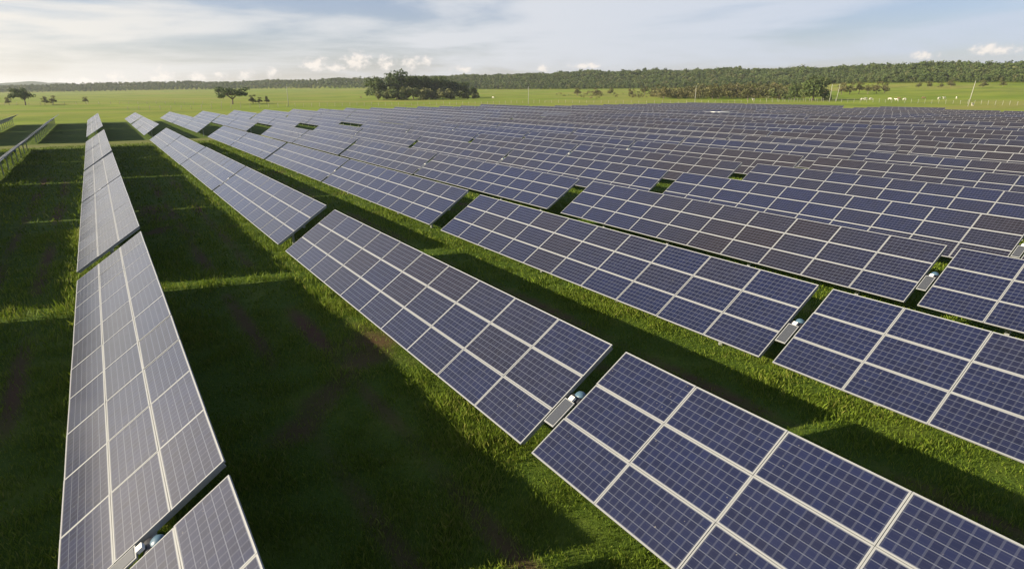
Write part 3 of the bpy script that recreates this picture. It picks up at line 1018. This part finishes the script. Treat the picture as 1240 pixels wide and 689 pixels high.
ME_POLE = {h: MB().tube([(0, 0, -0.6), (0, 0, h * .5), (0, 0, h - .02), (0, 0, h)], [0.15, 0.125, 0.09, 0.05], 10).mesh('pole', M_CONC) for h in (9.5, 11.0, 12.5)}
ME_ARM = MB().box((0, 0, 0), (1.6, 0.10, 0.12), 0, 0.01).mesh('crossarm', M_WOOD)
b = MB()
for s in (-.65, 0, .65):
    b.tube([(s, 0, 0.06), (s, 0, 0.16), (s, 0, 0.22), (s, 0, 0.25)], [0.03, 0.06, 0.05, 0.02], 8)
ME_INS = b.mesh('insulators', M_WHITE)
def pole(px, dist, h, label, lean=0.0, arm=True):
    x, y = on(px, dist)
    t = empty('utility_pole', (x, y, gz(x, y)))
    t.rotation_euler = (0, lean, -YAW)
    link('pole', ME_POLE[h], t)
    if arm:
        a = link('crossarm', ME_ARM, t, (0, -0.16, h - 0.45))
        link('insulators', ME_INS, a)
    tag(t, label, 'pole', 'utility poles round the field')
pole(347, 330, 9.5, 'thin pale pole at left centre, right of the umbrella tree', 0, False)
pole(640, 365, 9.5, 'pale pole right of the dense grove', 0, False)
pole(843, 345, 9.5, 'pale pole by the scrub line, right of centre', 0, False)
pole(1015, 410, 9.5, 'leaning pole at the right of the big dark tree', 0.09, False)
pole(1177, 352, 11.0, 'tall leaning pole near the right edge of the pasture', 0.10, False)
pole(1007, 400, 9.5, 'short pole closest to the big dark round tree', 0.03, False)

def cow_mesh(mat, graze):
    me = bpy.data.meshes.new('cow')
    hz = 0.55 if graze else 1.5
    V = [(-0.75, 0, 1.12), (-0.25, 0, 1.08), (0.3, 0, 1.10), (0.62, 0, 1.2),               # 0..3 spine
         (0.95, 0, 1.25 if not graze else 1.0), (1.18, 0, hz), (1.42, 0, hz - 0.17),         # neck, head, muzzle
         (0.5, .19, .85), (0.5, .20, .45), (0.47, .20, .03), (0.5, -.19, .85), (0.52, -.20, .45), (0.52, -.20, .03),
         (-0.75, .20, .85), (-0.83, .20, .48), (-0.78, .20, .03), (-0.75, -.20, .85), (-0.86, -.20, .48), (-0.82, -.20, .03),
         (-1.0, 0, 1.05), (-1.05, 0, 0.55), (0.55, 0, 1.5)]
    Ed = [(0, 1), (1, 2), (2, 3), (3, 4), (4, 5), (5, 6), (3, 7), (7, 8), (8, 9), (3, 10), (10, 11), (11, 12),
          (0, 13), (13, 14), (14, 15), (0, 16), (16, 17), (17, 18), (0, 19), (19, 20), (3, 21)]
    rad = [.30, .36, .34, .30, .20, .15, .09, .15, .085, .07, .15, .085, .07, .18, .09, .07, .18, .09, .07, .06, .035, .12]
    me.from_pydata(V, Ed, [])
    o = bpy.data.objects.new('cow_skin', me)
    col.objects.link(o)
    md = o.modifiers.new('skin', 'SKIN')
    for v, r_ in zip(me.skin_vertices[0].data, rad):
        v.radius = (r_, r_)
    me.skin_vertices[0].data[1].use_root = True
    o.modifiers.new('sub', 'SUBSURF').levels = 1
    dg = bpy.context.evaluated_depsgraph_get()
    out = bpy.data.meshes.new_from_object(o.evaluated_get(dg))
    bpy.data.objects.remove(o)
    # ears and horns belong to the same continuous body
    bm = bmesh.new(); bm.from_mesh(out)
    for s in (1, -1):
        g = bmesh.ops.create_cone(bm, segments=6, radius1=0.07, radius2=0.01, depth=0.26, cap_ends=True)
        for v in g['verts']:
            v.co = Vector((1.10 - v.co.x * .5, s * (0.17 + (v.co.z + .13) * .8), hz + 0.07 + v.co.y * .6))
    for f in bm.faces:
        f.smooth = True
    bm.to_mesh(out); bm.free()
    out.materials.clear()
    out.materials.append(mat)
    return out
COWS = {('w', 1): cow_mesh(M_COW, True), ('w', 0): cow_mesh(M_COW, False), ('b', 1): cow_mesh(M_BROWNCOW, True)}
HERD = [(1047, 420, 'w', 1, 'leftmost white cow of the herd behind the pale fence'),
        (1051, 428, 'w', 0, 'white cow with raised head close right of the leftmost cow'),
        (1057, 424, 'w', 1, 'third white cow from the left behind the pale fence'),
        (1080, 425, 'w', 1, 'white cow at the left of the middle herd group'),
        (1088, 415, 'w', 0, 'biggest looking white cow in the middle herd group'),
        (1091, 430, 'b', 1, 'brown cow behind the biggest looking white cow'),
        (1098, 422, 'w', 1, 'white cow at the right of the middle herd group'),
        (1121, 440, 'b', 1, 'dark cow alone between the middle group and the last white cows'),
        (1140, 436, 'w', 1, 'white cow left of the last cow near the pole'),
        (1146, 440, 'w', 0, 'white cow second from the right end of the herd'),
        (1161, 446, 'w', 1, 'rightmost white cow, nearest the tall leaning pole'),
        (1182, 356, 'w', 0, 'white cow standing at the foot of the tall leaning pole'),
        (597, 500, 'w', 1, 'pale cow grazing right of the dense grove'),
        (716, 470, 'b', 1, 'dark cow in the open pasture right of the centre pole'),
        (436, 560, 'b', 1, 'dark cow in the pasture left of the grove'),
        (914, 420, 'w', 0, 'white cow standing below the olive scrub line')]
for px, d, c_, gr, lb in HERD:
    x, y = on(px, d)
    s = 0.92
    o = link('cow', COWS[(c_, gr)], None, (x, y, gz(x, y)), (0, 0, random.uniform(-0.9, 0.9) + (math.pi if random.random() < .5 else 0) - YAW), (s, s, s))
    tag(o, lb, 'cow', 'cattle in the pasture')

random.seed(12)
def cabinet(x, y, sx, sy_, h, label, long_=False):
    t = empty('inverter_cabin' if long_ else 'electrical_cabinet', (x, y, gz(x, y)))
    t.rotation_euler = (0, 0, 0)
    link('plinth', MB().box((0, 0, 0.05), (sx + .3, sy_ + .3, 0.40)).mesh('plinth', M_CONC), t)
    bd = link('body', MB().box((0, 0, 0.25 + h / 2), (sx, sy_, h), 0, 0.03).mesh('body', M_WHITE), t)
    rf = MB()
    rf.box((0, 0, 0.25 + h + 0.06), (sx + .35, sy_ + .35, 0.10), 0, 0.02)
    link('roof', rf.mesh('roof', M_WHITE), t)
    dr = MB()
    dr.box((0, -sy_ / 2 - 0.018, 0.3 + h * .47), (min(sx * .8, 1.1), 0.03, h * .86), 0, 0.005)
    d_ = link('door', dr.mesh('door', M_STEEL), t)
    link('handle', MB().box((min(sx * .8, 1.1) * .35, -sy_ / 2 - 0.06, 0.3 + h * .5), (0.04, 0.05, 0.2)).mesh('handle', M_DARK), d_)
    tag(t, label, 'cabinet' if not long_ else 'cabin', 'inverter station in the cross lane')
cabinet(141.2, 117.5, 1.1, 1.1, 1.95, 'left white electrical cabinet among the far right trackers')
cabinet(144.0, 117.0, 1.1, 1.1, 1.95, 'white electrical cabinet beside the long inverter cabin')
cabinet(148.5, 118.0, 4.2, 1.6, 1.85, 'long white inverter cabin rising above the far right trackers', True)
print('objects', len(scene.objects))

# ------------------------------------------------------------------ air
def build_haze():
    mt = bpy.data.materials.new('haze_air')
    mt.use_nodes = True
    N, L = mt.node_tree.nodes, mt.node_tree.links
    N.clear()
    o = N.new('ShaderNodeOutputMaterial')
    v = N.new('ShaderNodeVolumePrincipled')
    v.inputs['Color'].default_value = (0.90, 0.94, 1.0, 1)
    v.inputs['Density'].default_value = 0.00009
    v.inputs['Anisotropy'].default_value = 0.2
    L.new(v.outputs[0], o.inputs['Volume'])
    me = MB().box((0, 0, 58), (19000, 19000, 124)).mesh('haze', mt)
    tag(link('haze', me), kind='stuff')
build_haze()
